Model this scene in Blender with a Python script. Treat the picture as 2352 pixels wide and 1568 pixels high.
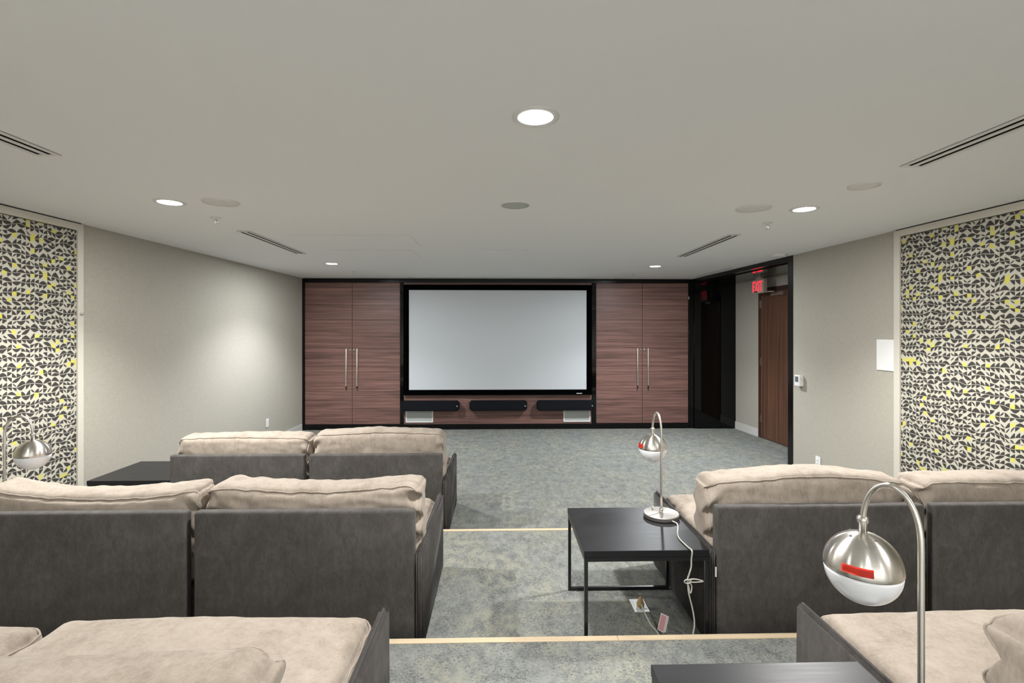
import bpy, bmesh, math, random
from mathutils import Vector, Matrix, noise
for o in list(bpy.data.objects): bpy.data.objects.remove(o)
S = bpy.context.scene; C = S.collection
PI = math.pi
# ------------------------------------------------------------------ camera
F = 1150.0; YAW = 0.0243; CAMZ = 1.565; HOR = 760.0
cam = bpy.data.cameras.new('camera'); co = bpy.data.objects.new('camera', cam); C.objects.link(co)
co.location = (0, 0, CAMZ); co.rotation_euler = (PI/2, 0, -YAW)
cam.sensor_width = 36; cam.lens = F/2352*36; cam.shift_y = -(784-HOR)/2352; cam.clip_start = .02
S.camera = co
# ------------------------------------------------------------------ world, exposure
w = bpy.data.worlds.new('world'); S.world = w; w.use_nodes = True
w.node_tree.nodes['Background'].inputs[0].default_value = (.9, .95, 1, 1)
w.node_tree.nodes['Background'].inputs[1].default_value = 0.35
S.view_settings.view_transform = 'Standard'; S.view_settings.look = 'None'
S.view_settings.exposure = 0.38; S.view_settings.gamma = 1; S.view_settings.use_curve_mapping = False
# measured geometry: room metres, floor 0, two carpeted tiers
CEIL = 2.40; T1 = .105; T2 = .21; T3 = .315
N1, N2, N3 = 3.69, 2.21, .745          # world y of the step edges
YB = 8.0
LIGHTS = [(.139, 1.95), (-2.14, 3.30), (2.085, 3.38), (-2.08, 6.25), (2.0, 6.40),
          (-2.12, .45), (2.09, .45), (.1, -1.0), (-2.1, -2.4), (2.1, -2.4)]  # this row: downlights added for fill, all out of view
def WL(y): return -3.12-(8-y)*.0365
def WR(y): return 3.10+(8-y)*.050
def lamp_at(typ, x, y, z, e, col, **kw):
    l = bpy.data.lights.new('downlight_lamp', typ); l.energy = e; l.color = col
    for k_, v_ in kw.items(): setattr(l, k_, v_)
    lo = bpy.data.objects.new('downlight_lamp', l); lo.location = (x, y, z); C.objects.link(lo); lo['kind'] = 'light'
WSP = [95, 185, 185, 140, 140, 52, 52, 115, 120, 120]; WAR = [16, 24, 24, 34, 34, 10, 10, 10, 10, 10]
for i, (x, y) in enumerate(LIGHTS):
    col = (.93, .97, 1.0) if i in (3, 4) else (1, .99, .97)
    lamp_at('SPOT', x, y, CEIL-.035, WSP[i], col, spot_size=math.radians(126), spot_blend=.62, shadow_soft_size=.07)
    lamp_at('AREA', x, y, CEIL-.012, WAR[i], col, shape='DISK', size=.14)
# added fill lamps: brighten the rear wall, unseen behind the viewer
for x in (-2.4, -1.2, 0, 1.2, 2.4):
    lamp_at('SPOT', x, -2.9, CEIL-.035, 165, (1, .99, .985), spot_size=math.radians(140), spot_blend=.6, shadow_soft_size=.07)
# ------------------------------------------------------------------ helpers
def ray(px, py):
    u = (px-1176)/F; v = (HOR-py)/F; c, s = math.cos(YAW), math.sin(YAW)
    return Vector((u*c+s, -u*s+c, v))
def onz(px, py, z): r = ray(px, py); t = (z-CAMZ)/r.z; return Vector((r.x*t, r.y*t, z))
def ony(px, py, y): r = ray(px, py); t = y/r.y; return Vector((r.x*t, y, CAMZ+r.z*t))
def BX(px): return ony(px, 700, YB).x
def BZ(py, px=1150): return ony(px, py, YB).z

def link(name, me, mat=None, parent=None):
    o = bpy.data.objects.new(name, me); C.objects.link(o)
    if mat is not None: me.materials.append(mat)
    if parent: o.parent = parent
    return o
def mesh(name, bm, mat=None, parent=None, smooth=False):
    me = bpy.data.meshes.new(name); bmesh.ops.recalc_face_normals(bm, faces=bm.faces); bm.to_mesh(me); bm.free()
    if smooth:
        for p in me.polygons: p.use_smooth = True
    return link(name, me, mat, parent)
def box(bm, x0, x1, y0, y1, z0, z1, bev=0, seg=2):
    r = bmesh.ops.create_cube(bm, size=1)
    for v in r['verts']: v.co = Vector(((x0+x1)/2+v.co.x*(x1-x0), (y0+y1)/2+v.co.y*(y1-y0), (z0+z1)/2+v.co.z*(z1-z0)))
    if bev:
        es = list({e for v in r['verts'] for e in v.link_edges})
        bmesh.ops.bevel(bm, geom=es, offset=bev, segments=seg, profile=.6, affect='EDGES')
def boxes(name, lst, mat, parent=None, bev=0, seg=2, smooth=False):
    bm = bmesh.new()
    for b in lst: box(bm, *b, bev=bev, seg=seg)
    return mesh(name, bm, mat, parent, smooth)
def lathe(name, prof, mat, parent=None, n=40, M=None, smooth=True):
    bm = bmesh.new(); rings = []
    for (r, z) in prof:
        if r < 1e-6: rings.append([bm.verts.new((0, 0, z))])
        else: rings.append([bm.verts.new((r*math.cos(2*PI*k/n), r*math.sin(2*PI*k/n), z)) for k in range(n)])
    for a, b in zip(rings, rings[1:]):
        for k in range(n):
            k2 = (k+1) % n
            if len(a) == 1 and len(b) == 1: continue
            if len(a) == 1: bm.faces.new((a[0], b[k2], b[k]))
            elif len(b) == 1: bm.faces.new((a[k], a[k2], b[0]))
            else: bm.faces.new((a[k], a[k2], b[k2], b[k]))
    if M is not None: bmesh.ops.transform(bm, matrix=M, verts=bm.verts)
    o = mesh(name, bm, mat, parent, smooth)
    return o
def sharp(o, ang=35):
    me = o.data
    me.set_sharp_from_angle(angle=math.radians(ang)); return o
def tube(name, pts, r, mat, parent=None, n=10, cyclic=False):
    pts = [Vector(p) for p in pts]; bm = bmesh.new(); N = len(pts); rings = []
    up = None
    for i, p in enumerate(pts):
        a = pts[(i-1) % N] if (cyclic or i > 0) else p; b = pts[(i+1) % N] if (cyclic or i < N-1) else p
        t = (b-a); t = t.normalized() if t.length > 1e-9 else Vector((0, 0, 1))
        if up is None: up = t.orthogonal().normalized()
        up = (up-t*up.dot(t)); up = up.normalized() if up.length > 1e-6 else t.orthogonal().normalized()
        s = t.cross(up)
        rings.append([bm.verts.new(p+(up*math.cos(2*PI*k/n)+s*math.sin(2*PI*k/n))*r) for k in range(n)])
    m = N if cyclic else N-1
    for i in range(m):
        A, B = rings[i], rings[(i+1) % N]
        for k in range(n): bm.faces.new((A[k], A[(k+1) % n], B[(k+1) % n], B[k]))
    if not cyclic:
        bm.faces.new(rings[0]); bm.faces.new(rings[-1][::-1])
    return mesh(name, bm, mat, parent, True)
def spline(P, n=10):
    P = [Vector(p) for p in P]; out = []
    Q = [P[0]*2-P[1]]+P+[P[-1]*2-P[-2]]
    for i in range(1, len(Q)-2):
        a, b, c, d = Q[i-1:i+3]
        for k in range(n):
            t = k/n; out.append(.5*((2*b)+(c-a)*t+(2*a-5*b+4*c-d)*t*t+(3*b-a-3*c+d)*t**3))
    out.append(P[-1]); return out
def thing(name, label, cat, loc=(0, 0, 0), rz=0, group=None):
    o = bpy.data.objects.new(name, None); C.objects.link(o); o.location = loc; o.rotation_euler = (0, 0, rz)
    o['label'] = label; o['category'] = cat; o.empty_display_size = .1
    if group: o['group'] = group
    return o
def struct(o): o['kind'] = 'structure'; return o
def copy_tree(o, loc=None, label=None, parent=None):
    c = o.copy(); C.objects.link(c); c.parent = parent
    if loc is not None: c.location = loc
    if label: c['label'] = label
    for ch in list(o.children): copy_tree(ch, parent=c)
    return c
# ------------------------------------------------------------------ materials
def mat(name, col=(.5, .5, .5), rough=.6, metal=0, spec=.5, emit=None, es=0, coat=0, sheen=0):
    m = bpy.data.materials.new(name); m.use_nodes = True; b = m.node_tree.nodes['Principled BSDF']
    b.inputs['Base Color'].default_value = (*col, 1); b.inputs['Roughness'].default_value = rough
    b.inputs['Metallic'].default_value = metal; b.inputs['Specular IOR Level'].default_value = spec
    b.inputs['Coat Weight'].default_value = coat; b.inputs['Sheen Weight'].default_value = sheen
    if emit: b.inputs['Emission Color'].default_value = (*emit, 1); b.inputs['Emission Strength'].default_value = es
    return m
class N:
    def __init__(s, m): s.t = m.node_tree; s.b = s.t.nodes['Principled BSDF']
    def n(s, typ, ins={}, **kw):
        d = s.t.nodes.new(typ)
        for k, v in kw.items(): setattr(d, k, v)
        for k, v in ins.items():
            if hasattr(v, 'links') or isinstance(v, bpy.types.NodeSocket): s.t.links.new(v, d.inputs[k])
            else: d.inputs[k].default_value = v
        return d
    def l(s, a, b): s.t.links.new(a, b)
    def math(s, op, a, b=0.0, c=0.0): 
        d = s.t.nodes.new('ShaderNodeMath'); d.operation = op
        for i, v in enumerate((a, b, c)):
            if isinstance(v, bpy.types.NodeSocket): s.l(v, d.inputs[i])
            else: d.inputs[i].default_value = v
        return d.outputs[0]
    def obj(s, scale=(1, 1, 1)):
        t = s.n('ShaderNodeTexCoord'); mp = s.n('ShaderNodeMapping', {'Vector': t.outputs['Object'], 'Scale': scale}); return mp.outputs[0]
    def noise(s, vec, scale, detail=3, rough=.5, dist=0):
        return s.n('ShaderNodeTexNoise', {'Vector': vec, 'Scale': scale, 'Detail': detail, 'Roughness': rough, 'Distortion': dist}).outputs[0]
    def ramp(s, fac, stops):
        d = s.n('ShaderNodeValToRGB', {'Fac': fac}); e = d.color_ramp.elements
        while len(e) < len(stops): e.new(.5)
        for i, (p, c) in enumerate(stops): e[i].position = p; e[i].color = (*c, 1)
        return d.outputs[0]
    def mix(s, f, a, b, bt='MIX'):
        d = s.n('ShaderNodeMix', data_type='RGBA', blend_type=bt)
        for i, v in ((0, f), (6, a), (7, b)):
            if isinstance(v, bpy.types.NodeSocket): s.l(v, d.inputs[i])
            else: d.inputs[i].default_value = v if i == 0 else (*v, 1)
        return d.outputs[2]
    def col(s, c): s.l(c, s.b.inputs['Base Color'])
    def bump(s, h, st=.3, dist=.01):
        d = s.n('ShaderNodeBump', {'Height': h, 'Strength': st, 'Distance': dist}); s.l(d.outputs[0], s.b.inputs['Normal'])

M = {}
M['ceiling'] = mat('ceiling_paint', (.795, .80, .80), .75, spec=.25)
M['vent'] = mat('vent_paint', (.68, .67, .645), .5)
M['white'] = mat('white_plastic', (.78, .78, .76), .35)
M['trimwhite'] = mat('white_trim_paint', (.60, .59, .56), .45)
M['beigetrim'] = mat('cream_trim_paint', (.56, .53, .46), .5)
M['black'] = mat('matt_black', (.006, .006, .006), .55, spec=.3)
M['void'] = mat('slot_black', (.004, .004, .004), .9, spec=0)
M['gloss'] = mat('black_gloss', (.002, .002, .002), .04, spec=.35)
M['frameblack'] = mat('black_lacquer_frame', (.003, .003, .003), .22, spec=.3)
M['velour'] = mat('black_velour', (.0015, .0015, .0015), .95, spec=0)
M['screen'] = mat('projection_screen_fabric', (.55, .575, .60), .8, spec=.1)
M['chrome'] = mat('satin_chrome', (.72, .70, .67), .28, metal=1)
M['lightlens'] = mat('downlight_lens', (1, 1, 1), .5, emit=(1, .98, .95), es=7)
M['lightring'] = mat('downlight_ring', (.62, .61, .59), .4)
M['red'] = mat('exit_red_led', (.6, .01, .02), .4, emit=(1, .02, .045), es=1.5)
M['redsticker'] = mat('red_sticker', (.75, .045, .02), .5)
M['opal'] = mat('opal_glass', (.80, .81, .84), .08, spec=.6, coat=.5)
M['cord'] = mat('clear_grey_cord', (.50, .49, .44), .35)
M['plug'] = mat('tan_plug', (.42, .30, .13), .45)
M['lcd'] = mat('grey_display', (.12, .13, .16), .2)
M['tag'] = mat('paper_tag', (.75, .72, .72), .6)
M['tagpink'] = mat('pink_print', (.75, .35, .36), .6)
M['grille'] = mat('speaker_grille', (.42, .44, .42), .7)
M['ceilgrille'] = mat('ceiling_speaker_grille', (.68, .67, .65), .85, spec=.1)
M['cloth'] = mat('soundbar_cloth', (.006, .007, .010), .85, spec=.15)
M['exitbody'] = mat('exit_sign_housing', (.42, .36, .31), .45)

# brushed nickel
m = M['nickel'] = mat('brushed_nickel', (.66, .63, .58), .27, metal=1); k = N(m)
k.b.inputs['Anisotropic'].default_value = .85; k.b.inputs['Anisotropic Rotation'].default_value = .25
tn = k.n('ShaderNodeTangent', direction_type='RADIAL', axis='Z'); k.l(tn.outputs[0], k.b.inputs['Tangent'])
k.col(k.mix(k.noise(k.obj((3, 3, 260)), 3, 3), (.60, .57, .53), (.72, .69, .64)))
m = M['nickelbase'] = mat('brushed_nickel_base', (.42, .40, .37), .5, metal=1); k = N(m); k.b.inputs['Anisotropic'].default_value = .6
tn = k.n('ShaderNodeTangent', direction_type='RADIAL', axis='Z'); k.l(tn.outputs[0], k.b.inputs['Tangent'])
# woven wall covering
m = M['wall'] = mat('linen_wallcovering', rough=.8, spec=.2); k = N(m)
v = k.obj((160, 160, 26)); h = k.obj((25, 25, 170)); n1 = k.noise(v, 1, 3); n2 = k.noise(h, 1, 3); n3 = k.noise(k.obj(), 1.3, 3)
f = k.math('ADD', k.math('MULTIPLY', n1, .5), k.math('MULTIPLY', n2, .5))
c = k.ramp(f, [(.30, (.365, .345, .295)), (.70, (.445, .42, .365))])
k.col(k.mix(k.math('MULTIPLY', n3, .25), c, (.36, .335, .285))); k.bump(f, .15, .003)
# carpet
m = M['carpet'] = mat('mottled_carpet', rough=.95, spec=.05); k = N(m)
a = k.noise(k.obj((10, 7, 10)), 1, 4, .65, .4); fl = k.noise(k.obj((95, 150, 95)), 1, 3, .7, 1.2); b2 = k.noise(k.obj((24, 14, 20)), 1, 3, .6)
g = k.noise(k.obj((3, 2, 3)), 1, 2)
base = k.mix(k.ramp(g, [(.38, (0, 0, 0)), (.62, (1, 1, 1))]), (.280, .292, .270), (.322, .322, .262))
base = k.mix(k.ramp(b2, [(.42, (0, 0, 0)), (.66, (1, 1, 1))]), base, (.215, .225, .215))
thr = k.math('ADD', fl, k.math('MULTIPLY', k.math('SUBTRACT', a, .5), .42))
base = k.mix(k.ramp(thr, [(.50, (0, 0, 0)), (.60, (.85, .85, .85))]), base, (.090, .094, .102))
rb = k.n('ShaderNodeTexWave', {'Vector': k.obj((1, 1, 1)), 'Scale': 62, 'Distortion': .6, 'Detail': 2}, wave_type='BANDS', bands_direction='Y').outputs[1]
k.col(k.mix(k.math('MULTIPLY', rb, .30), base, (.15, .155, .15))); k.bump(k.math('ADD', rb, fl), .5, .004)
# wood veneers
def wood(name, sc, lo, hi, mid):
    m = mat(name, rough=.42, spec=.35); k = N(m)
    n1 = k.noise(k.obj(tuple(q*.5 for q in sc)), 1, 4, .6, .25); n2 = k.noise(k.obj(tuple(q*2.2 for q in sc)), 1, 3, .6, .2)
    f = k.math('ADD', k.math('MULTIPLY', n1, .65), k.math('MULTIPLY', n2, .35))
    k.col(k.ramp(f, [(.33, lo), (.48, mid), (.66, hi)])); return m
M['veneer'] = wood('striped_brown_veneer', (1.2, 30, 62), (.060, .031, .027), (.275, .150, .125), (.155, .083, .070))
M['doorwood'] = wood('door_veneer', (60, 60, 1.1), (.055, .026, .016), (.155, .075, .045), (.100, .048, .030))
M['nosing'] = wood('pale_wood_nosing', (1.5, 90, 90), (.50, .39, .25), (.64, .52, .36), (.57, .455, .31))
# black table laminate
m = M['table'] = mat('black_laminate', (.009, .009, .011), .20, spec=.4); k = N(m)
k.l(k.math('ADD', k.math('MULTIPLY', k.noise(k.obj((6, 120, 6)), 1, 3), .10), .33), k.b.inputs['Roughness'])
M['tableframe'] = mat('black_metal', (.010, .010, .011), .32, spec=.5)
# velvets
def velvet(name, lo, mid, hi, sheen, sc, sp=.13):
    m = mat(name, rough=.85, spec=.12, sheen=sheen); k = N(m); k.b.inputs['Sheen Roughness'].default_value = .4
    n1 = k.noise(k.obj((1, 1, 1)), sc, 6, .68, .6); n2 = k.noise(k.obj((1, 1, .35)), 120, 4, .75); n3 = k.noise(k.obj((1, 1, .45)), 30, 5, .7, .3)
    f = k.math('ADD', k.math('ADD', k.math('MULTIPLY', n1, .40), k.math('MULTIPLY', n2, .26)), k.math('MULTIPLY', n3, .34))
    k.col(k.ramp(f, [(.5-sp, lo), (.50, mid), (.5+sp, hi)])); k.bump(n2, .12, .002); return m
M['charcoal'] = velvet('charcoal_velvet', (.054, .050, .047), (.080, .074, .069), (.112, .104, .096), .10, 5)
M['charcoalarm'] = velvet('charcoal_velvet_arm', (.034, .031, .029), (.052, .047, .044), (.076, .070, .064), .05, 5)  # same velvet with shade put into its colour, so arms look less lit
M['beige'] = velvet('beige_velvet', (.195, .158, .126), (.325, .276, .228), (.41, .356, .305), .12, 6, .19)
# printed leaf pattern
m = M['pattern'] = mat('leaf_print_fabric', rough=.8, spec=.15); k = N(m)
sx = k.n('ShaderNodeSeparateXYZ', {0: k.obj((1/.0315, 1/.0315, 1/.0320))}); Y, Z = sx.outputs[1], sx.outputs[2]
wv = k.n('ShaderNodeTexNoise', {'Vector': k.n('ShaderNodeCombineXYZ', {0: k.math('MULTIPLY', Y, .33), 1: k.math('MULTIPLY', Z, .22)}).outputs[0], 'Scale': 1.0, 'Detail': 0}).outputs[0]
Z = k.math('ADD', Z, k.math('MULTIPLY', wv, 1.5))
fy, fz = k.math('FRACT', Y), k.math('FRACT', Z); cy, cz = k.math('FLOOR', Y), k.math('FLOOR', Z)
cv = k.n('ShaderNodeCombineXYZ', {0: cy, 1: cz}).outputs[0]
wn = k.n('ShaderNodeTexWhiteNoise', {'Vector': cv}, noise_dimensions='3D'); sc_ = k.n('ShaderNodeSeparateColor', {0: wn.outputs['Color']})
r1, r2, r3 = sc_.outputs[0], sc_.outputs[1], sc_.outputs[2]
def flip(v, a): return k.math('ABSOLUTE', k.math('SUBTRACT', v, a))
seg = k.math('FLOOR', k.math('ADD', k.math('MULTIPLY', cy, .34), k.math('MULTIPLY', cz, 1.37)))
wn2 = k.n('ShaderNodeTexWhiteNoise', {'Vector': k.n('ShaderNodeCombineXYZ', {0: seg, 1: cz}).outputs[0]}, noise_dimensions='3D').outputs[0]
lx = flip(fy, k.math('FLOORED_MODULO', k.math('ADD', k.math('GREATER_THAN', wn2, .5), k.math('GREATER_THAN', r1, .75)), 2.0))
par = k.math('FLOORED_MODULO', cz, 2.0); ly = flip(fz, k.math('FLOORED_MODULO', k.math('ADD', par, k.math('GREATER_THAN', r2, .84)), 2.0))
ly2 = k.math('DIVIDE', k.math('SUBTRACT', ly, .05), .86)
d = k.math('ADD', k.math('POWER', lx, 1.42), k.math('POWER', k.math('ABSOLUTE', ly2), 1.42))
dark = k.math('MULTIPLY', k.math('LESS_THAN', d, .97), k.math('GREATER_THAN', ly, .05))
d2 = k.math('SQRT', k.math('ADD', k.math('POWER', k.math('SUBTRACT', 1.0, lx), 2.0), k.math('POWER', k.math('SUBTRACT', 1.0, ly), 2.0)))
leaf = k.math('MULTIPLY', k.math('LESS_THAN', d, 1.05), k.math('LESS_THAN', d2, .85))
yel = k.math('LESS_THAN', r3, .06); isleaf = k.math('MULTIPLY', k.math('GREATER_THAN', r3, .085), k.math('LESS_THAN', r3, .17))
cdark = k.mix(k.noise(k.obj(), 3, 2), (.040, .037, .034), (.055, .051, .048)); light = (.45, .43, .36)
A = k.mix(dark, light, cdark); B = k.mix(leaf, light, cdark)
Yc = k.mix(k.math('MULTIPLY', k.math('LESS_THAN', d, 1.0), 1.0), (.47, .45, .32), (.54, .50, .09))
c = k.mix(isleaf, A, B); c = k.mix(yel, c, Yc); k.col(c)

# ------------------------------------------------------------------ room shell
def quadprism(name, pts, z0, z1, m, parent=None):
    bm = bmesh.new(); a = [bm.verts.new((x, y, z0)) for x, y in pts]; b = [bm.verts.new((x, y, z1)) for x, y in pts]
    bm.faces.new(a[::-1]); bm.faces.new(b); n = len(pts)
    for i in range(n): bm.faces.new((a[i], a[(i+1) % n], b[(i+1) % n], b[i]))
    return mesh(name, bm, m, parent)
YR = -3.6                                  # rear wall of the room, behind the viewer
struct(boxes('floor', [(-4, 4.4, N1-.02, 8.3, -.1, 0)], M['carpet']))
struct(boxes('floor', [(-4, 4.0, N2-.02, N1-.004, -.1, T1)], M['carpet']))
struct(boxes('floor', [(-4, 4.0, N3-.02, N2-.004, -.1, T2)], M['carpet']))
struct(boxes('floor', [(-4, 4.0, YR-.1, N3-.004, -.1, T3)], M['carpet']))
struct(boxes('ceiling', [(-4, 4.4, YR-.1, 8.3, CEIL, CEIL+.1)], M['ceiling']))
struct(quadprism('wall_left', [(WL(YR), YR), (WL(8.02), 8.02), (WL(8.02)-.12, 8.02), (WL(YR)-.12, YR)], 0, CEIL, M['wall']))
YJ = 5.435
struct(quadprism('wall_right', [(WR(YR), YR), (WR(YR)+.12, YR), (WR(YJ)+.12, YJ), (WR(YJ), YJ)], 0, CEIL, M['wall']))
struct(boxes('wall_back', [(-3.4, 4.4, 8.04, 8.16, 0, CEIL)], M['black']))
struct(boxes('wall_rear', [(-4, 4, YR-.12, YR, 0, CEIL)], M['ceiling']))
# black header and jamb of the opening in the right wall
HZ = 2.348
o = struct(quadprism('trim_1', [(WR(YJ)-.006, YJ), (WR(YJ)+.12, YJ), (WR(8.0)+.12, 8.0), (WR(8.0)-.006, 8.0)], HZ, CEIL-.001, M['frameblack']))
struct(quadprism('trim_2', [(WR(YJ)-.006, YJ+.001), (WR(YJ)+.13, YJ+.001), (WR(YJ+.085)+.13, YJ+.085), (WR(YJ+.085)-.006, YJ+.085)], 0, HZ-.001, M['frameblack']))
# recess behind it
def WS(y): return 3.788+(7.97-y)*.070       # recess side wall
struct(quadprism('ceiling', [(WR(YJ)+.122, YJ-.4), (4.3, YJ-.4), (4.3, 8.03), (WR(8.03)+.122, 8.03)], 2.335, CEIL-.002, M['gloss']))
struct(boxes('wall_recess_back', [(BX(1593), 4.3, 7.955, 8.035, .004, 2.334)], M['gloss']))
yd0 = 7.27; yd1 = 6.36                        # door slab extent on side wall
struct(quadprism('wall_recess_side', [(WS(7.955), 7.955), (WS(yd0+.05), yd0+.05), (WS(yd0+.05)+.12, yd0+.05), (WS(7.955)+.12, 7.955)], 0, 2.334, M['wall']))
struct(quadprism('wall_recess_side', [(WS(yd0+.049), yd0+.049), (WS(5.0), 5.0), (WS(5.0)+.12, 5.0), (WS(yd0+.049)+.12, yd0+.049)], 2.19, 2.334, M['wall']))
struct(quadprism('wall_recess_side', [(WS(yd1-.05), yd1-.05), (WS(5.0), 5.0), (WS(5.0)+.12, 5.0), (WS(yd1-.05)+.12, yd1-.05)], 0, 2.189, M['wall']))
struct(boxes('wall_recess_front', [(WR(5.03)+.123, 4.3, 4.88, 4.99, 0, 2.334)], M['wall']))
# baseboards
def bb(name, P, Q, nx, h, m, t=.012):
    o = quadprism(name, [P, Q, (Q[0]+nx*t, Q[1]), (P[0]+nx*t, P[1])], .0, h, m); return struct(o)
bb('baseboard_left', (WL(7.96)+.001, 7.96), (WL(N1)+.001, N1+.002), 1, .10, M['trimwhite'])
bb('baseboard_right', (WR(YJ)-.001, YJ-.002), (WR(N1)-.001, N1+.002), -1, .10, M['trimwhite'])
bb('baseboard_recess', (WS(7.952)-.001, 7.952), (WS(yd0+.052)-.001, yd0+.052), -1, .115, M['trimwhite'])
# recess door
door = struct(quadprism('door_1', [(WS(yd0)-.004, yd0), (WS(yd1)-.004, yd1), (WS(yd1)+.04, yd1), (WS(yd0)+.04, yd0)], .012, 2.13, M['doorwood']))
def side(y0, y1, z0, z1, d0, d1, m, name, parent=None):
    return quadprism(name, [(WS(y0)-d0, y0), (WS(y1)-d0, y1), (WS(y1)-d1, y1), (WS(y0)-d1, y0)], z0, z1, m, parent)
M['jambwood'] = wood('door_frame_veneer', (60, 60, 1.1), (.030, .014, .010), (.085, .040, .026), (.052, .025, .017))
side(yd0+.048, yd0+.003, 0.001, 2.185, -.10, .010, M['jambwood'], 'door_frame', door)
side(yd1-.003, yd1-.048, 0.001, 2.185, -.10, .010, M['jambwood'], 'door_frame', door)
side(yd0+.002, yd1-.002, 2.134, 2.185, -.10, .010, M['jambwood'], 'door_frame', door)
for z in (.22, 1.06, 1.90): side(yd0+.012, yd0-.008, z, z+.115, -.004, .018, M['chrome'], 'hinge', door)
cl = side(yd0-.32, yd0-.60, 2.06, 2.105, .006, .055, M['chrome'], 'door_closer', door)
tube('closer_arm', [(WS(yd0)-.05, yd0-.45, 2.115), (WS(yd0)-.20, yd0-.20, 2.125), (WS(yd0)-.02, yd0-.03, 2.15)], .009, M['chrome'], cl)
side(yd1+.06, yd1+.10, 1.0, 1.06, .006, .06, M['chrome'], 'door_handle', door)

# ------------------------------------------------------------------ back wall joinery
FZ = lambda py: BZ(py)
X0, X1, X2, X3, X4, X5, X6, X7 = [BX(p) for p in (692, 700, 919, 927.5, 1359, 1369, 1581, 1593)]
zt0, zt1, zb = BZ(641), BZ(649), BZ(973)
fr = boxes('trim_3', [(X0, X7, 7.985, 8.035, zt1+.001, CEIL-.002)], M['frameblack']); struct(fr)
struct(boxes('trim_4', [(X0+.0, X1-.002, 7.985, 8.035, .001, zt1)], M['frameblack'], bev=.002))
struct(boxes('trim_5', [(X6+.002, X7-.001, 7.985, 8.035, .001, zt1)], M['gloss'], bev=.002))
struct(boxes('trim_6', [(X2+.002, X3-.002, 7.985, 8.035, zb, zt1)], M['gloss'], bev=.002))
struct(boxes('trim_7', [(X4+.002, X5-.002, 7.985, 8.035, zb, zt1)], M['gloss'], bev=.002))
struct(boxes('trim_8', [(X1, X6, 7.985, 8.035, .001, zb-.001)], M['frameblack'], bev=.002))
def cabinet(xa, xb, xm, label, locks):
    t = thing('wall_cabinet', label, 'cabinet', ((xa+xb)/2, 8.0, zb)); ox = (xa+xb)/2
    boxes('body', [(xa-ox+.002, xb-ox-.002, .026, .036, .002, zt1-zb-.002)], M['velour'], t)
    zh0, zh1 = BZ(890)-zb, BZ(800)-zb
    for s, (p, q) in ((1, (xa, xm)), (-1, (xm, xb))):
        d = boxes('door', [(p-ox+.003, q-ox-.0025, .002, .024, .003, zt1-zb-.003)], M['veneer'], t, bev=.0015)
        hx = xm-ox-s*.085
        bm = bmesh.new(); h = bmesh.new(); box(h, hx-.009, hx+.009, -.045, -.027, zh0+.03, zh1, .004)
        box(h, hx-.006, hx+.006, -.03, .002, zh1-.03, zh1-.018); box(h, hx-.006, hx+.006, -.03, .002, zh0+.05, zh0+.062); bm.free()
        hd = mesh('handle', h, M['chrome'], d, True); sharp(hd)
        boxes('handle_end', [(hx-.0095, hx+.0095, -.046, -.026, zh0, zh0+.029)], M['black'], hd, bev=.003)
        lx_ = xm-ox-s*.030
        lk = lathe('lock', [(0, -.016), (.0115, -.016), (.0125, -.012), (.0125, .001)], M['chrome'], d, 20, Matrix.Translation((lx_, .002, zh1-.02)) @ Matrix.Rotation(-PI/2, 4, 'X'))
    return t
cabinet(X1, X2, BX(809), 'brown striped veneer double cabinet left of the projection screen', 1)
cabinet(X5, X6, BX(1475.5), 'brown striped veneer double cabinet right of the projection screen', 1)
# central panel behind the screen
o = boxes('wall_panel', [(X3+.001, X4-.001, 8.0, 8.035, zb+.001, zt1-.001)], M['veneer']); o['label'] = 'brown striped veneer panel behind the screen and soundbars'; o['category'] = 'panel'
# screen
sx0, sx1, sz0, sz1 = BX(929), BX(1357.5), BZ(906), BZ(654.5)
ix0, ix1, iz0, iz1 = BX(940), BX(1346.5), BZ(894), BZ(666.5)
t = thing('projection_screen', 'large blank white projection screen in a black velour frame', 'projection screen', ((sx0+sx1)/2, 8.0, sz0))
ox = (sx0+sx1)/2; y0, y1 = -.055, -.001
for b in [(sx0-ox, sx1-ox, y0, y1, iz1-sz0, sz1-sz0), (sx0-ox, sx1-ox, y0, y1, 0, iz0-sz0)]:
    boxes('frame_bar', [b], M['velour'], t, bev=.003)
for b in [(sx0-ox, ix0-ox, y0, y1, iz0-sz0+.001, iz1-sz0-.001), (ix1-ox, sx1-ox, y0, y1, iz0-sz0+.001, iz1-sz0-.001)]:
    boxes('frame_bar', [b], M['velour'], t, bev=.003)
boxes('screen_surface', [(ix0-ox+.001, ix1-ox-.001, -.040, -.030, iz0-sz0+.001, iz1-sz0-.001)], M['screen'], t)
bd = []; bx0 = BX(1323)-ox; bz = BZ(902.6)-sz0
wd = [.010, .006, .009, .005, .010, .010, .009, .009]; xx = bx0
for i, q in enumerate(wd): bd.append((xx, xx+q, -.0565, -.0548, bz-.006, bz+.006+(.003 if i == 3 else 0))); xx += q+.0028
boxes('maker_mark', bd, M['trimwhite'], t)
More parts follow.
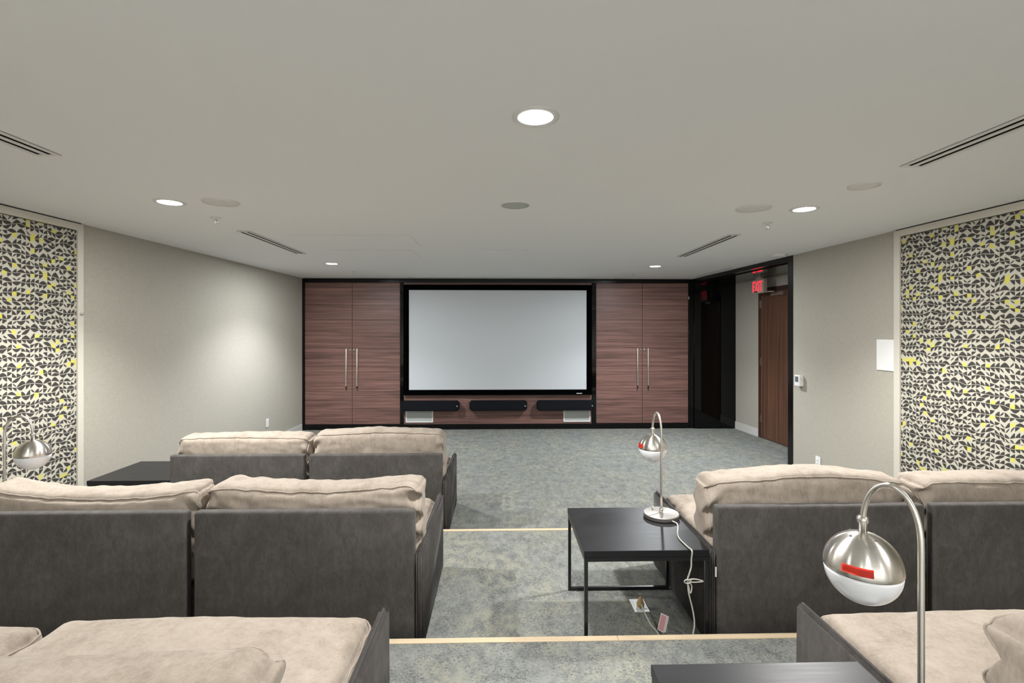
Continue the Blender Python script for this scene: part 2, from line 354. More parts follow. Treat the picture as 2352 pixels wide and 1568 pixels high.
# soundbars
def soundbar(p0, p1, label, yaw, mark):
    xa, xb = BX(p0), BX(p1); z0, z1 = BZ(940.5), BZ(918); L = (xb-xa); r = .016
    t = thing('soundbar', label, 'soundbar', ((xa+xb)/2, 7.925, z0), 0, 'black soundbars under the screen')
    bm = bmesh.new(); hh = z1-z0; prof = []
    # plan-rounded body: rounded in elevation (x,z) and bowed front
    box(bm, -L/2, L/2, -.045, .035, 0, hh)
    es = [e for e in bm.edges if abs((e.verts[0].co-e.verts[1].co).normalized().y) > .9]
    bmesh.ops.bevel(bm, geom=es, offset=.022, segments=5, affect='EDGES')
    es = [e for e in bm.edges if all(v.co.y < -.044 for v in e.verts)]
    bmesh.ops.bevel(bm, geom=es, offset=.012, segments=4, affect='EDGES')
    b = mesh('body', bm, M['cloth'], t, True); sharp(b)
    boxes('wall_bracket', [(-L*.3, L*.3, .036, .074, .01, hh-.012)], M['black'], t)
    boxes('badge', [(L/2-.055+mark, L/2-.045+mark, -.0465, -.0445, hh*.46, hh*.54), (L/2-.043+mark, L/2-.034+mark, -.0465, -.0445, hh*.42, hh*.5)], M['trimwhite'], t)
soundbar(925, 1056, 'black soundbar at the left end of the row under the screen', 0, 0.012)
soundbar(1079, 1210, 'black soundbar centred under the projection screen', 0, .012)
soundbar(1232, 1362, 'black soundbar at the right end of the row under the screen', 0, .012)
for p0, p1, lb in ((932, 995, 'left'), (1294, 1356, 'right')):
    xa, xb, z0, z1 = BX(p0), BX(p1), BZ(969), BZ(927); cx = (xa+xb)/2; W_ = (xb-xa)/2; H_ = z1-z0
    t = thing('wall_grille', 'white framed rectangular wall grille under the %s soundbar' % lb, 'speaker grille', (cx, 7.999, z0))
    boxes('frame', [(-W_, W_, -.010, 0, 0, .018), (-W_, W_, -.010, 0, H_-.018, H_), (-W_, -W_+.018, -.010, 0, .0185, H_-.0185), (W_-.018, W_, -.010, 0, .0185, H_-.0185)], M['white'], t, bev=.002)
    boxes('mesh_panel', [(-W_+.0185, W_-.0185, -.006, 0, .0185, H_-.0185)], M['grille'], t)

# ------------------------------------------------------------------ side wall panels and fittings
def wallside(sgn):
    Wf = WL if sgn < 0 else WR; n = -sgn            # n: direction into the room
    def slab(name, y0, y1, z0, z1, d0, d1, m, parent=None, bev=0):
        # object origin at 0 so that the print is laid out in metres along the wall
        return quadprism(name, [(Wf(y0)+n*d0, y0), (Wf(y1)+n*d0, y1), (Wf(y1)+n*d1, y1), (Wf(y0)+n*d1, y0)], z0, z1, m, parent)
    return slab
sl, sr = wallside(-1), wallside(1)
wl = bpy.data.objects['wall_left']; wr = bpy.data.objects['wall_right']
for s, slab, w_, ya, yb in ((-1, sl, wl, 3.975, 3.925), (1, sr, wr, 4.075, 4.018)):
    nm = ('left', 'right')[s > 0]; i = 9 if s < 0 else 13
    zt = CEIL-.062; zlist = [T3+.01, .838, 1.583, zt-.004]; ye = .35
    for a, b in zip(zlist, zlist[1:]): slab('fabric_panel', yb-.004, ye+.052, a+.0015, b-.0015, .002, .020, M['pattern'], w_)
    struct(slab('trim_%d' % i, ya, yb, .106, CEIL-.010, .001, .030, M['beigetrim']))
    struct(slab('trim_%d' % (i+1), yb-.0005, ye, zt, CEIL-.010, .001, .030, M['beigetrim']))
    struct(slab('trim_%d' % (i+2), ye+.05, ye, T3, zt-.001, .001, .030, M['beigetrim']))
    struct(slab('trim_%d' % (i+3), ya, ye, CEIL-.010, CEIL-.001, .001, .012, M['void']))
# knob on left trim
p = ony(178, 720, 3.95); o = lathe('wall_knob', [(0, .016), (.009, .015), (.012, .008), (.008, 0)], M['chrome'], None, 20, Matrix.Rotation(PI/2, 4, 'Y'))
o.location = (WL(3.95)+.031, 3.95, p.z); o.name = 'knob'; o.parent = bpy.data.objects['trim_9']
# wall plates
def plate(slab, y, zc, sgn, label, name='wall_outlet'):
    Wf = WL if sgn < 0 else WR
    t = thing(name, label, 'outlet', (Wf(y)-sgn*.001, y, zc)); n = -sgn
    boxes('plate', [(min(0, n*.006), max(0, n*.006), -.037, .037, -.058, .058)], M['white'], t, bev=.002)
    boxes('socket_insert', [(min(n*.0062, n*.009), max(n*.0062, n*.009), -.017, .017, -.035, .035)], M['white'], t, bev=.001)
    for q in (-.017, .017): boxes('slot', [(min(n*.0091, n*.0094), max(n*.0091, n*.0094), -.006, -.003, q-.005, q+.005), (min(n*.0091, n*.0094), max(n*.0091, n*.0094), .003, .006, q-.005, q+.005)], M['lcd'], t)
plate(sl, 6.88, .318, -1, 'white outlet plate low on the left wall near the screen wall')
plate(sr, 5.03, .228, 1, 'white outlet plate low on the right wall beyond the sofa')
# blank access cover
t = boxes('wall_cover_plate', [(-.008, 0, -.10, .10, -.132, .132)], M['white'], bev=.002); t.location = (WR(4.175)-.001, 4.18, 1.36)
t.rotation_euler = (0, 0, .05); t['label'] = 'white blank square cover plate on the right wall beside the printed panel'; t['category'] = 'cover plate'
# thermostat
t = thing('thermostat', 'white wall thermostat with grey display beside the black opening', 'thermostat', (WR(5.30)-.001, 5.30, .975), .05)
b = boxes('body', [(-.048, 0, -.045, .045, 0, .118)], M['white'], t, bev=.008, seg=3)
boxes('display', [(-.0495, -.0478, -.025, .028, .045, .102)], M['lcd'], t)
for z in (.062, .08): lathe('screw', [(0, .002), (.004, .0015), (.004, 0)], M['lcd'], t, 12, Matrix.Translation((-.018-.012*(z > .07), -.045, z)) @ Matrix.Rotation(PI/2, 4, 'X'))
# exit sign
xs = 3.66; t = thing('exit_sign', 'red lit EXIT sign hanging from the black recess ceiling by the door', 'exit sign', (xs, 7.02, 2.10), .03)
boxes('housing', [(0, .048, -.155, .155, 0, .195)], M['exitbody'], t, bev=.004)
boxes('face', [(-.003, -.0002, -.145, .145, .010, .185)], M['exitbody'], t)
boxes('canopy', [(.005, .043, -.06, .06, .1955, .234)], M['exitbody'], t)
tc = bpy.data.curves.new('exit_letters', 'FONT'); tc.body = 'EXIT'; tc.size = .205; tc.extrude = .0015; tc.offset = .0; tc.align_x = 'CENTER'
to = bpy.data.objects.new('tmp', tc); C.objects.link(to); dg = bpy.context.evaluated_depsgraph_get(); dg.update()
me = bpy.data.meshes.new_from_object(to.evaluated_get(dg)); bpy.data.objects.remove(to)
xsz = [v.co.x for v in me.vertices]; wdt = max(xsz)-min(xsz); cxm = (max(xsz)+min(xsz))/2; ysz = [v.co.y for v in me.vertices]; ht = max(ysz)-min(ysz)
for v in me.vertices:
    v.co = Vector((-.0045-v.co.z, -(v.co.x-cxm)/wdt*.25, .025+(v.co.y-min(ysz))/ht*.145))
me.materials.clear(); lt = link('letters', me, M['red'], t); lt['label'] = 'glowing red letters'

# ------------------------------------------------------------------ ceiling fittings
def downlight(x, y, label):
    t = thing('ceiling_downlight', label, 'downlight', (x, y, CEIL))
    sharp(lathe('trim_ring', [(.068, -.001), (.070, -.004), (.086, -.007), (.092, -.004), (.093, 0)], M['lightring'], t, 48))
    lathe('lens', [(0, -.004), (.0675, -.004), (.0675, -.001)], M['lightlens'], t, 40)
labs = ['round ceiling downlight glowing near the middle of the ceiling, nearest in view', 'lit round downlight by the left ceiling speaker', 'lit round downlight by the right ceiling speaker',
        'small lit downlight in front of the left cabinet', 'small lit downlight in front of the right cabinet']
for (x, y), lb in zip(LIGHTS, labs): downlight(x, y, lb)
for (x, y), lb in zip(LIGHTS[5:], ('above the near left sofa, out of frame', 'above the foreground lamp, out of frame', 'in the middle just behind the viewer', 'far behind the viewer on the left side', 'far behind the viewer on the right side')): downlight(x, y, 'round ceiling downlight '+lb)  # fittings for the added fill downlights, never in view
for x, lb in zip((-2.4, -1.2, 0, 1.2, 2.4), ('left corner', 'left quarter', 'middle', 'right quarter', 'right corner')): downlight(x, -2.9, 'round ceiling downlight washing the %s of the rear wall' % lb)  # fittings for the added rear wall fill lamps
def disc(px, py, R, h, name, label, cat, m, dark=False):
    p = onz(px, py, CEIL); t = thing(name, label, cat, p)
    sharp(lathe('rim', [(R-.006, -h*.6), (R-.003, -h), (R, -h), (R+.001, 0)], M['vent'], t, 56))
    lathe('cover', [(0, -h*1.05), (R*.6, -h*.95), (R-.006, -h*.7), (R-.006, 0)], m, t, 56)
disc(507, 464, .112, .006, 'ceiling_speaker', 'flat round ceiling speaker beside the left downlight', 'ceiling speaker', M['ceilgrille'])
disc(1731, 478, .115, .006, 'ceiling_speaker', 'flat round ceiling speaker beside the right downlight', 'ceiling speaker', M['ceilgrille'])
disc(1183.5, 471.5, .098, .003, 'ceiling_speaker', 'round grey ceiling speaker in the middle of the ceiling', 'ceiling speaker', M['grille'])
disc(1985, 425.5, .083, .010, 'smoke_detector', 'round off-white ceiling disc near the right air slot', 'smoke detector', M['vent'])
disc(1790, 584, .072, .028, 'smoke_detector', 'small round smoke detector above the black opening', 'smoke detector', M['vent'])
def sprinkler(px, py, label):
    p = onz(px, py, CEIL); t = thing('sprinkler', label, 'sprinkler', p)
    sharp(lathe('escutcheon', [(.034, 0), (.036, -.004), (.020, -.007), (.012, -.010), (0, -.010)], M['vent'], t, 32))
    lathe('stem', [(.007, -.010), (.007, -.022), (.011, -.026), (.004, -.032), (.004, -.044), (0, -.044)], M['chrome'], t, 16)
    for s in (-1, 1): tube('yoke_arm', [(s*.010, 0, -.018), (s*.011, 0, -.032), (s*.002, 0, -.043)], .0018, M['chrome'], t, 6)
    lathe('deflector', [(0, -.043), (.016, -.043), (.016, -.0455), (0, -.0455)], M['chrome'], t, 20)
sprinkler(495.5, 500, 'small sprinkler head below the left ceiling speaker')
sprinkler(1763, 512, 'small sprinkler head below the right ceiling speaker')
sprinkler(812, 622.5, 'tiny sprinkler head in front of the left cabinet')
sprinkler(1455, 628.5, 'tiny sprinkler head in front of the right cabinet')
def slotvent(name, x, y0, y1, w_, slots, label, rz=0, cat='air vent', sw=.024):
    L = abs(y1-y0); t = thing(name, label, cat, (x, (y0+y1)/2, CEIL), rz); e = .018
    es = sorted(slots); cuts = [-w_/2]+[q for s in es for q in (s-sw/2, s+sw/2)]+[w_/2]
    boxes('backing', [(-w_/2+.002, w_/2-.002, -L/2+.002, L/2-.002, -.0022, -.0005)], M['void'], t)
    for i in range(0, len(cuts), 2): boxes('blade', [(cuts[i], cuts[i+1], -L/2+e, L/2-e, -.006, -.0023)], M['vent'], t, bev=.0008)
    for s in (-1, 1): boxes('end_strip', [(-w_/2, w_/2, s*(L/2-e/2)-e/2, s*(L/2-e/2)+e/2, -.006, -.0023)], M['vent'], t)
slotvent('air_vent', -2.142, 4.23, 5.45, .11, (-.025, .025), 'two-slot linear air vent on the ceiling left, nearer the screen', .0)
slotvent('air_vent', 2.035, 4.28, 5.57, .11, (-.025, .025), 'two-slot linear air vent on the ceiling right, nearer the screen', .0)
slotvent('air_vent', -2.14, 1.2, 2.43, .12, (-.025, .025), 'two-slot linear air vent cut by the left edge of the photo', .0)
slotvent('air_vent', 2.085, 1.2, 2.49, .12, (-.025, .025), 'two-slot linear air vent cut by the right edge of the photo', .0)
for a, b, lb in ((700, 888, 'above the left cabinet'), (935, 1119, 'above the left half of the screen'), (1173, 1356, 'above the right half of the screen'), (1410, 1588, 'above the right cabinet')):
    xa, xb = BX(a)*.98, BX(b)*.98
    slotvent('slot_vent', (xa+xb)/2, 7.85-(xb-xa)/2, 7.85+(xb-xa)/2, .05, (0,), 'thin single-slot ceiling vent '+lb, PI/2, sw=.012)
slotvent('slot_vent', 3.03, 6.55, 7.55, .05, (0,), 'thin single-slot ceiling vent along the black opening', .05, sw=.010)
def access(pts_px, label):
    P = [onz(px, py, CEIL) for px, py in pts_px]; x0, x1 = min(p.x for p in P), max(p.x for p in P); y0, y1 = min(p.y for p in P), max(p.y for p in P)
    t = thing('access_panel', label, 'access panel', ((x0+x1)/2, (y0+y1)/2, CEIL)); a, b = (x1-x0)/2, (y1-y0)/2
    boxes('gap', [(-a, a, -b, b, -.0012, -.0003)], M['vent'], t)
    boxes('panel', [(-a+.004, a-.004, -b+.004, b-.004, -.0030, -.0014)], M['ceiling'], t)
access([(718.8, 565.4), (943, 540.5)], 'large flush access panel outline in the ceiling left of centre')
access([(756, 573), (966, 591.5)], 'smaller flush access panel next to the larger one')
access([(1068, 573.5), (1208, 592)], 'square flush access panel in the middle of the ceiling near the screen')

# ------------------------------------------------------------------ step nosings
def nosing(name, y, z, cuts):
    r = None
    for a, b in zip(cuts, cuts[1:]):
        o = boxes(name, [(a+.0006, b-.0006, y-.034, y, z-.012, z+.004)], M['nosing'], r, bev=.002)
        if r is None: r = struct(o)
        else: o.name = 'nosing_strip'
nosing('trim_17', N1+.002, T1, [WL(N1)+.003, -1.3, 1.25, WR(N1)-.003])
nosing('trim_18', N2+.002, T2, [WL(N2)+.003, -1.9, .52, WR(N2)-.003])
nosing('trim_19', N3+.002, T3, [WL(N3)+.003, -1.3, 1.1, WR(N3)-.003])

# ------------------------------------------------------------------ sofas
def cushion(name, parent, W_, D_, H_, seed, loc, r=.05, crown=(.02, .03, .012), wr=1.0, nx=84, ny=16, nz=36, lean=0, sag=0, pipes='y', mat_=None, dimple=()):
    """box cushion: W x, D y, H z; soft crowned, wrinkled, piped along the two faces across axis 'pipes'"""
    mat_ = mat_ or M['beige']; off = Vector((seed*7.3, seed*3.1, seed*1.7))
    a, b, c = W_/2, D_/2, H_/2
    def deform(u, v, w_):
        p = Vector((u*a, v*b, w_*c)); q = Vector((max(-a+r, min(a-r, p.x)), max(-b+r, min(b-r, p.y)), max(-c+r, min(c-r, p.z))))
        d = p-q; nrm = d.normalized() if d.length > 1e-9 else Vector((0, 0, 0)); p = q+nrm*min(r, d.length) if d.length > r else q+nrm*d.length
        if d.length > 1e-9 and d.length > r*.5: p = q+nrm*r
        ex, ey, ez = (1-u*u), (1-v*v), (1-w_*w_)
        p.x += crown[2]*u*ey*ez**.5; p.y += crown[0]*v*ex**.6*ez**.8; p.z += crown[1]*w_*ex**.55*ey**.7
        # corners pull in a little along the long edges
        edge = max(0, abs(u)-.86)/.14; p.z -= math.copysign(.018, w_)*edge**2*abs(w_)**4
        s = p+off
        nn = noise.noise(Vector((s.x*2.1, s.y*3, s.z*2.1)))
        p.z += (.014*nn-sag*(1-u*u)*max(0, w_))*wr*(1 if w_ > 0 else .2)
        # creases: run along x in the middle, fan from the corners
        cr = noise.noise(Vector((s.x*4, s.y*9, s.z*19+s.x*3)))
        cr = -abs(cr)*.010+.004*noise.noise(Vector((s.x*13, s.y*13, s.z*17)))
        ck = (edge**1.2)*.018*math.sin((p.z*58+p.y*50)+4*nn)
        amp = wr*(.55+.9*edge)
        if pipes == 'y': p.y += (cr*amp+ck*wr)*(v); p.x += .010*wr*noise.noise(Vector((s.z*8, s.y*6, seed)))*abs(u)**3
        else: p.z += (cr*amp*.9+ck*wr*.6)*w_
        fine = noise.noise(Vector((s.x*26, s.y*26, s.z*26)))*.0022*wr
        if abs(w_) > .9: p.z += (fine+.005*wr*noise.noise(Vector((s.x*17, s.y*4, 3))))*w_
        else: p.y += fine*v
        for (dx, dz, dr, dd) in dimple:
            g = math.exp(-(((u-dx)*a)**2+((v-dz)*b)**2)/(dr*dr)); p.z -= dd*g*max(0, w_)
        return p
    bm = bmesh.new(); V = {}
    def g(i, j, k_):
        key = (i, j, k_)
        if key not in V:
            def e(t, n): # denser near the edges
                t = t/n*2-1; return math.sin(t*PI/2)*.35+t*.65
            V[key] = bm.verts.new(deform(e(i, nx), e(j, ny), e(k_, nz)))
        return V[key]
    for i in range(nx):
        for j in range(ny):
            for k_ in (0, nz): bm.faces.new((g(i, j, k_), g(i+1, j, k_), g(i+1, j+1, k_), g(i, j+1, k_)))
        for k_ in range(nz):
            for j in (0, ny): bm.faces.new((g(i, j, k_), g(i+1, j, k_), g(i+1, j, k_+1), g(i, j, k_+1)))
    for j in range(ny):
        for k_ in range(nz):
            for i in (0, nx): bm.faces.new((g(i, j, k_), g(i, j+1, k_), g(i, j+1, k_+1), g(i, j, k_+1)))
    o = mesh(name, bm, mat_, parent, True); o.location = loc; o.rotation_euler = (lean, 0, 0)
    for s in (-1, 1):
        P = []; n = 60
        def add(f):
            for t in range(n): P.append(f(-1+2*t/n))
        k = .80 if pipes == 'y' else .80
        if pipes == 'y':
            add(lambda t: deform(t, s*.93, 1)); add(lambda t: deform(1, s*.93, -t)); add(lambda t: deform(-t, s*.93, -1)); add(lambda t: deform(-1, s*.93, t))
        else:
            add(lambda t: deform(t, -1, s*.86)); add(lambda t: deform(1, t, s*.86)); add(lambda t: deform(-t, 1, s*.86)); add(lambda t: deform(-1, -t, s*.86))
        tube('piping', P, .0042, mat_, o, 6, True)
    return o
def panel(name, x0, x1, y0, y1, z0, z1, parent, seed=0, r=.014, m=None):
    """padded upholstered slab with soft edges and faint ripples"""
    bm = bmesh.new(); box(bm, x0, x1, y0, y1, z0, z1)
    bmesh.ops.bevel(bm, geom=list(bm.edges), offset=r, segments=4, profile=.5, affect='EDGES')
    o = mesh(name, bm, m or M['charcoal'], parent, True); sharp(o, 40); return o
def arm_slab(x0, x1, parent):
    """thin slab arm: tapered foot at the front, rounded edges"""
    pr = [(.0, .0), (.0, .465), (.835, .465), (.845, .0)]
    bm = bmesh.new(); A = [bm.verts.new((x0, y, z)) for y, z in pr]; B = [bm.verts.new((x1, y, z)) for y, z in pr]
    bm.faces.new(A); bm.faces.new(B[::-1])
    for i in range(4): bm.faces.new((A[i], B[i], B[(i+1) % 4], A[(i+1) % 4]))
    bmesh.ops.recalc_face_normals(bm, faces=bm.faces)
    bmesh.ops.bevel(bm, geom=list(bm.edges), offset=.0135, segments=5, affect='EDGES')
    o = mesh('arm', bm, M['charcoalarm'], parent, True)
    # seam piping along the back edge of the arm
    xm = x1-.002 if x1 > 0 else x0+.002
    tube('seam', [(x0+.007, .0015, z) for z in (.02, .15, .3, .45)], .0022, M['charcoal'], o, 6)
    tube('seam', [(x1-.007, .0015, z) for z in (.02, .15, .3, .45)], .0022, M['charcoal'], o, 6)
    return o
MW = .985
def section(x0, y0, z0, label, seed, arm=0, bh=.40, btop=.765, bx=0, bw=None, lean=.06, sag=.01, wr=1.0, sw=None, tag=False, crown=.03, by=.0, st=0):
    """x0: left edge, y0: rear face of the back panel"""
    t = thing('sofa_section', label, 'sofa', (x0+MW/2, y0, z0), 0); h = MW/2
    panel('back_panel', -h, h, 0, .05, .002, .65, t)
    tube('seam', [(-h+.012, -.0002, .05), (0, -.0002, .05), (h-.012, -.0002, .05)], .0016, M['black'], t, 6)
    boxes('foot_rail', [(-h+.01, h-.01, .004, .046, .0, .012)], M['black'], t)
    panel('seat_base', -h+.004, h-.004, .052, .80, .03, .28, t, r=.02)
    for fx in (-h+.06, h-.06):
        for fy in (.12, .74): lathe('foot', [(0, 0), (.022, 0), (.026, .029), (0, .029)], M['black'], t, 16, Matrix.Translation((fx, fy, .0005)))
    if arm:
        a0, a1 = (h+.002, h+.036) if arm > 0 else (-h-.036, -h-.002); a = arm_slab(a0, a1, t)
    cushion('seat_cushion', t, MW-.008, .755, .165, seed+20, (0, .055+.755/2, .283+.0825+st), r=.045, crown=(.012, .030, .0), wr=.5, nx=64, ny=44, nz=10, pipes='z', dimple=((0, .1, .3, -.004),))
    bw = bw or MW+.005; cz = btop-bh/2
    cushion('back_cushion', t, bw, .19, bh, seed, (bx, .055+.13+by, cz-.02), r=.040, crown=(.028, crown, .008), wr=wr, lean=lean, sag=sag)
    if tag: boxes('care_tag', [(-h-.008, -h-.001, -.006, -.004, .33, .375)], M['tag'], t)
    return t
ya = 2.27
section(-1.413, 3.74, 0, 'sofa section of the front row with right arm, beige cushion on charcoal velvet', 1, arm=1, bh=.40, btop=.815, bw=.985, lean=.05, sag=.0, crown=.016)
section(-2.43, 3.74, 0, 'sofa section of the front row beside the far low table, beige cushion', 2, bh=.39, btop=.785, bw=.985, sag=0, crown=.012)
section(-1.37, ya, T1, 'sofa section of the middle row left of the aisle, with right arm', 3, arm=1, bh=.40, btop=.762, bx=.008, bw=.995, sag=.018, crown=.018, wr=1.6)
section(-2.387, ya, T1, 'sofa section of the middle row, under the left table lamp', 4, bh=.40, btop=.765, bx=.0, bw=1.0, sag=.045, crown=.018, wr=1.3)
section(.998, ya+.015, T1, 'sofa section of the middle row right of the aisle, with left arm and white tag', 5, arm=-1, bh=.42, btop=.765, bx=-.0, bw=.99, tag=True, lean=.04, crown=.018, sag=-.01, wr=1.5)
section(2.023, ya+.015, T1, 'sofa section of the middle row at the right edge of the photo', 6, bh=.41, btop=.755, bx=.012, bw=.975, sag=.0, crown=.018, wr=1.2)
section(-1.377, .80, T2, 'near sofa section left of the aisle with right arm, seat seen from above', 7, arm=1, bh=.38, btop=.690, bx=-.058, bw=.95, lean=.02, by=.03, crown=.02, wr=1.5, st=.012)
section(-2.394, .80, T2, 'near sofa section at the bottom left corner of the photo', 8, bh=.38, btop=.690, bx=-.035, bw=.95, by=.03, crown=.02, st=-.005)
section(1.012, .80, T2, 'near sofa section at the bottom right, behind the large table lamp', 9, arm=-1, bh=.41, btop=.762, bx=.055, lean=.0, crown=.035, wr=1.4)

# ------------------------------------------------------------------ tables
def table(x0, y0, z0, label, w_=.58, d_=.56, h=.46):
    t = thing('side_table', label, 'side table', (x0+w_/2, y0+d_/2, z0)); a, b = w_/2, d_/2; k = .018
    boxes('tabletop', [(-a, a, -b, b, h-.030, h)], M['table'], t, bev=.0018)
    boxes('top_rail', [(-a+.002, a-.002, -b+.002, -b+k, h-.050, h-.032), (-a+.002, a-.002, b-k, b-.002, h-.050, h-.032),
                       (-a+.002, -a+k, -b+k+.001, b-k-.001, h-.050, h-.032), (a-k, a-.002, -b+k+.001, b-k-.001, h-.050, h-.032)], M['tableframe'], t, bev=.001)
    for sx_ in (-1, 1):
        for sy in (-1, 1):
            cx, cy = sx_*(a-.002-k/2+.001), sy*(b-.002-k/2+.001)
            boxes('leg', [(cx-k/2+.001, cx+k/2-.001, cy-k/2+.001, cy+k/2-.001, .001, h-.0505)], M['tableframe'], t, bev=.001)
    for sy in (-1, 1):
        cy = sy*(b-.002-k/2+.001)
        boxes('floor_bar', [(-a+k+.001, a-k-.001, cy-k/2+.001, cy+k/2-.001, .001, k)], M['tableframe'], t, bev=.001)
table(.383, 2.266, T1, 'black square side table with open metal frame beside the aisle', w_=.575, d_=.558)
table(.405, .775, T2, 'black side table at the bottom of the photo under the large lamp', w_=.565)
table(-3.045, 3.765, 0, 'dark low side table against the left wall by the front sofa', w_=.60)
table(-2.98, 2.27, T1, 'black side table hidden behind the sofa cushions under the left lamp', w_=.575)

# ------------------------------------------------------------------ lamps
def lamp(x, y, z, dirx, diry, label, sticker=None, cord=None, zc=.345, R=.0775, dz=0):
    span = math.hypot(dirx, diry); ux, uy = dirx/span, diry/span
    t = thing('table_lamp', label, 'lamp', (x, y, z))
    sharp(lathe('base', [(0, .001), (.090, .001), (.0925, .004), (.0925, .021), (.090, .024), (.012, .0245), (0, .0245)], M['nickelbase'], t, 72), 30)
    lathe('pole_collar', [(0, .0246), (.0105, .0246), (.0105, .044), (.009, .046), (0, .046)], M['nickel'], t, 24)
    lathe('switch_knob', [(0, .0246), (.006, .0246), (.006, .034), (.003, .038), (0, .038)], M['nickel'], t, 16, Matrix.Translation((-.030, .055, 0)))
    pts = [(0, 0, .046), (0, 0, .15), (0, 0, .25), (0, 0, .35), (0, 0, .43)]
    for i in range(0, 25):
        a = PI*i/24; c_ = (1-math.cos(a))/2*span; pts.append((ux*c_, uy*c_, .445+(.105+dz)*math.sin(a)**.85 if i < 12 else .448+(.102+dz)*math.sin(a)**.8))
    pts += [(dirx, diry, zc+.100)]
    q = []
    for p in pts: q.append(Vector(p))
    tube('pole', q, .0062, M['nickel'], t, 16)
    lathe('neck', [(0, zc+.114), (.0085, zc+.114), (.0118, zc+.110), (.0118, zc+.101), (.0088, zc+.098), (.0088, zc+R-.002), (0, zc+R-.002)], M['nickel'], t, 24, Matrix.Translation((dirx, diry, 0)))
    up = [(R*math.sin(PI/2*i/18), zc+R*math.cos(PI/2*i/18)) for i in range(19)]
    cap = lathe('shade_cap', up+[(R-.0015, zc-.004)], M['nickel'], t, 64, Matrix.Translation((dirx, diry, 0)))
    for a in (.2, 1.8, 3.3, 4.9):
        lathe('screw', [(0, .0015), (.0028, .001), (.0028, 0)], M['lcd'], cap, 10, Matrix.Translation((dirx, diry, zc)) @ Matrix.Rotation(a, 4, 'Z') @ Matrix.Rotation(.42, 4, 'Y') @ Matrix.Translation((0, 0, R)))
    r2 = R-.0018; dn = [(r2*math.cos(PI/2*i/18), zc-.0045-r2*math.sin(PI/2*i/18)*.985) for i in range(19)]
    dn[-1] = (0, dn[-1][1])
    gl = lathe('glass_bowl', [(0, zc-.0045)]+dn, M['opal'], t, 64, Matrix.Translation((dirx, diry, 0))); gl['label'] = 'white opal glass lower half'
    if sticker:
        a0, a1, z0_, z1_ = sticker; bm = bmesh.new(); G = []
        for i in range(13):
            a = a0+(a1-a0)*i/12; row = []
            for j in range(5):
                zz = z0_+(z1_-z0_)*j/4; rr = math.sqrt(R*R-zz*zz)+.0012; row.append(bm.verts.new((dirx+rr*math.cos(a), diry+rr*math.sin(a), zc+zz)))
            G.append(row)
        for i in range(12):
            for j in range(4): bm.faces.new((G[i][j], G[i+1][j], G[i+1][j+1], G[i][j+1]))
        r_ = bmesh.ops.solidify(bm, geom=list(bm.faces), thickness=.0006)
        st = mesh('sticker', bm, M['redsticker'], t, True); st['label'] = 'orange-red paper sticker'
    if cord:
        loc = Vector((x, y, z)); c0 = tube('cord', [Vector(p)-loc for p in spline(cord, 8)], .0035, M['cord'], t, 8); return t, c0
    return t, None
# middle right lamp with its cord down the table front
lx0, ly0, lz0 = .869, 2.675, T1+.46
cz = T1+.46+.0045
cpts = [(lx0+.03, ly0-.088, lz0+.010), (lx0+.045, ly0-.12, cz), onz(1558, 1232, cz), onz(1578, 1254, cz), (onz(1587, 1263, cz)+Vector((0, -.012, .002))),
        ony(1588, 1285, 2.247), ony(1587.5, 1302, 2.248), ony(1583, 1318, 2.250), ony(1579, 1333, 2.252), ony(1582, 1362, 2.245), ony(1591, 1400, 2.250),
        ony(1595, 1430, 2.25), ony(1592, 1455, 2.25), ony(1583, 1490, 2.25), Vector((ony(1560, 1500, 2.25).x, 2.26, T1+.005)), Vector((ony(1535, 1500, 2.26).x, 2.28, T1+.005)),
        onz(1510, 1452, T1+.02), onz(1494, 1432, T1+.03), onz(1480, 1405, T1+.035), onz(1473, 1388, T1+.03)]
t, cd = lamp(lx0, ly0, lz0, -.012, .114, 'brushed nickel globe lamp on the black table beside the aisle', sticker=(PI*.93, PI*1.17, .006, .027), cord=cpts)
off = Vector((lx0, ly0, lz0))
k0 = ony(1579, 1334, 2.248)-off
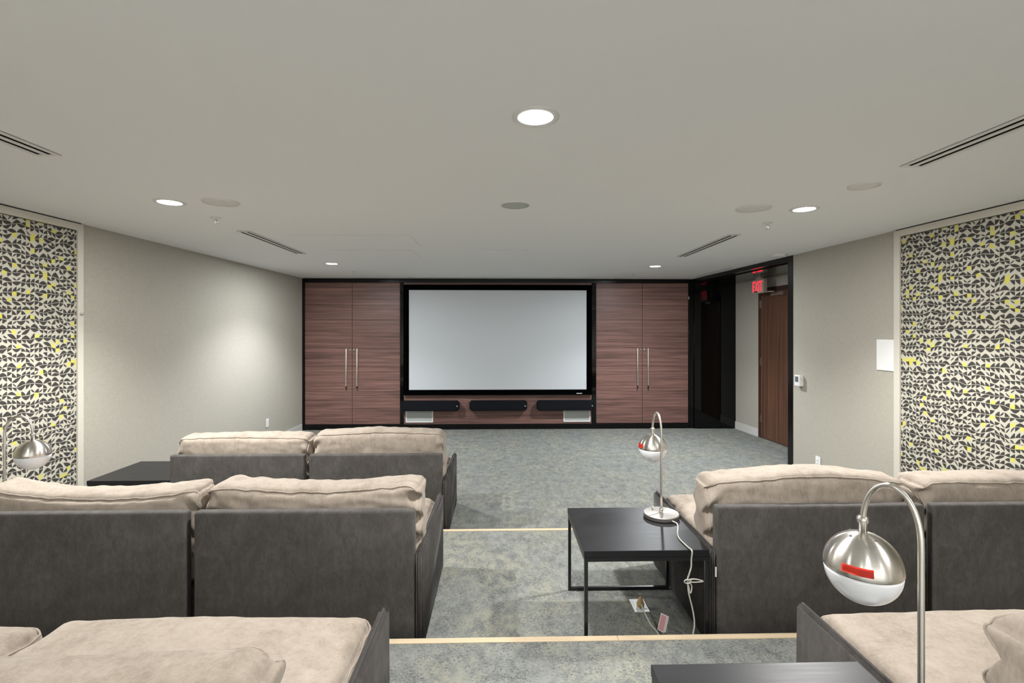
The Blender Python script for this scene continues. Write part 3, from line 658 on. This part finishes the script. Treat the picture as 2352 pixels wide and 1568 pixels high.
tube('cord_tie', [k0+Vector((.016*math.cos(a), -.004, .009*math.sin(a))) for a in [i*PI/6 for i in range(12)]], .003, M['cord'], cd, 6, True)
lp = [k0+Vector(q) for q in ((0, 0, 0), (.016, -.004, .010), (.040, -.006, .010), (.066, -.004, .002), (.068, -.004, -.001), (.045, -.006, -.002), (.018, -.004, -.003), (0, 0, 0))]
tube('cord_tie', spline(lp, 5), .0030, M['cord'], cd, 6)
tube('cord_tie', spline([k0+Vector(q) for q in ((0, 0, -.004), (.005, -.004, -.025), (.010, -.004, -.052), (.016, -.004, -.045), (.018, -.003, -.02), (.006, 0, -.003))], 5), .003, M['cord'], cd, 6)
lathe('plug', [(0, 0), (.019, 0), (.021, .012), (.015, .026), (.013, .034), (.006, .046), (0, .047)], M['plug'], cd, 20, Matrix.Translation(onz(1471, 1395, T1)-off+Vector((0, 0, .0095))))
pt = onz(1526, 1455, T1)-off
bm = bmesh.new(); box(bm, -.021, .021, -.0006, .0006, 0, .078); tgo = mesh('cord_tag', bm, M['tag'], cd); tgo.location = pt+Vector((-.012, .01, .004)); tgo.rotation_euler = (-.55, .42, -.1)
bm = bmesh.new(); box(bm, -.017, .008, -.0014, -.0007, .006, .072); o = mesh('print', bm, M['tagpink'], tgo)
# foreground lamp
lamp(.862, 1.004, T2+.46, -.043, .107, zc=.364, dz=.012, label= 'large foreground brushed nickel globe lamp with an orange-red sticker', sticker=(PI*1.13, PI*1.38, .007, .024))
lamp(-2.597, 2.690, T1+.46, .118, .03, 'brushed nickel globe lamp in front of the printed panel at the left edge')
# floor outlet
P = [onz(1447, 1379, T1), onz(1477, 1378, T1), onz(1491, 1405, T1), onz(1459, 1405, T1)]
cx = sum(p.x for p in P)/4; cy = sum(p.y for p in P)/4
t = thing('floor_outlet', 'white floor outlet plate in the carpet under the aisle side table', 'outlet', (cx, cy, T1))
boxes('plate', [(-.039, .039, -.062, .062, .0, .005)], M['white'], t, bev=.0015)
boxes('flap', [(-.030, -.006, -.040, .040, .0052, .0085)], M['white'], t, bev=.001)
boxes('flap', [(.018, .032, -.040, .010, .0052, .0085)], M['white'], t, bev=.001)
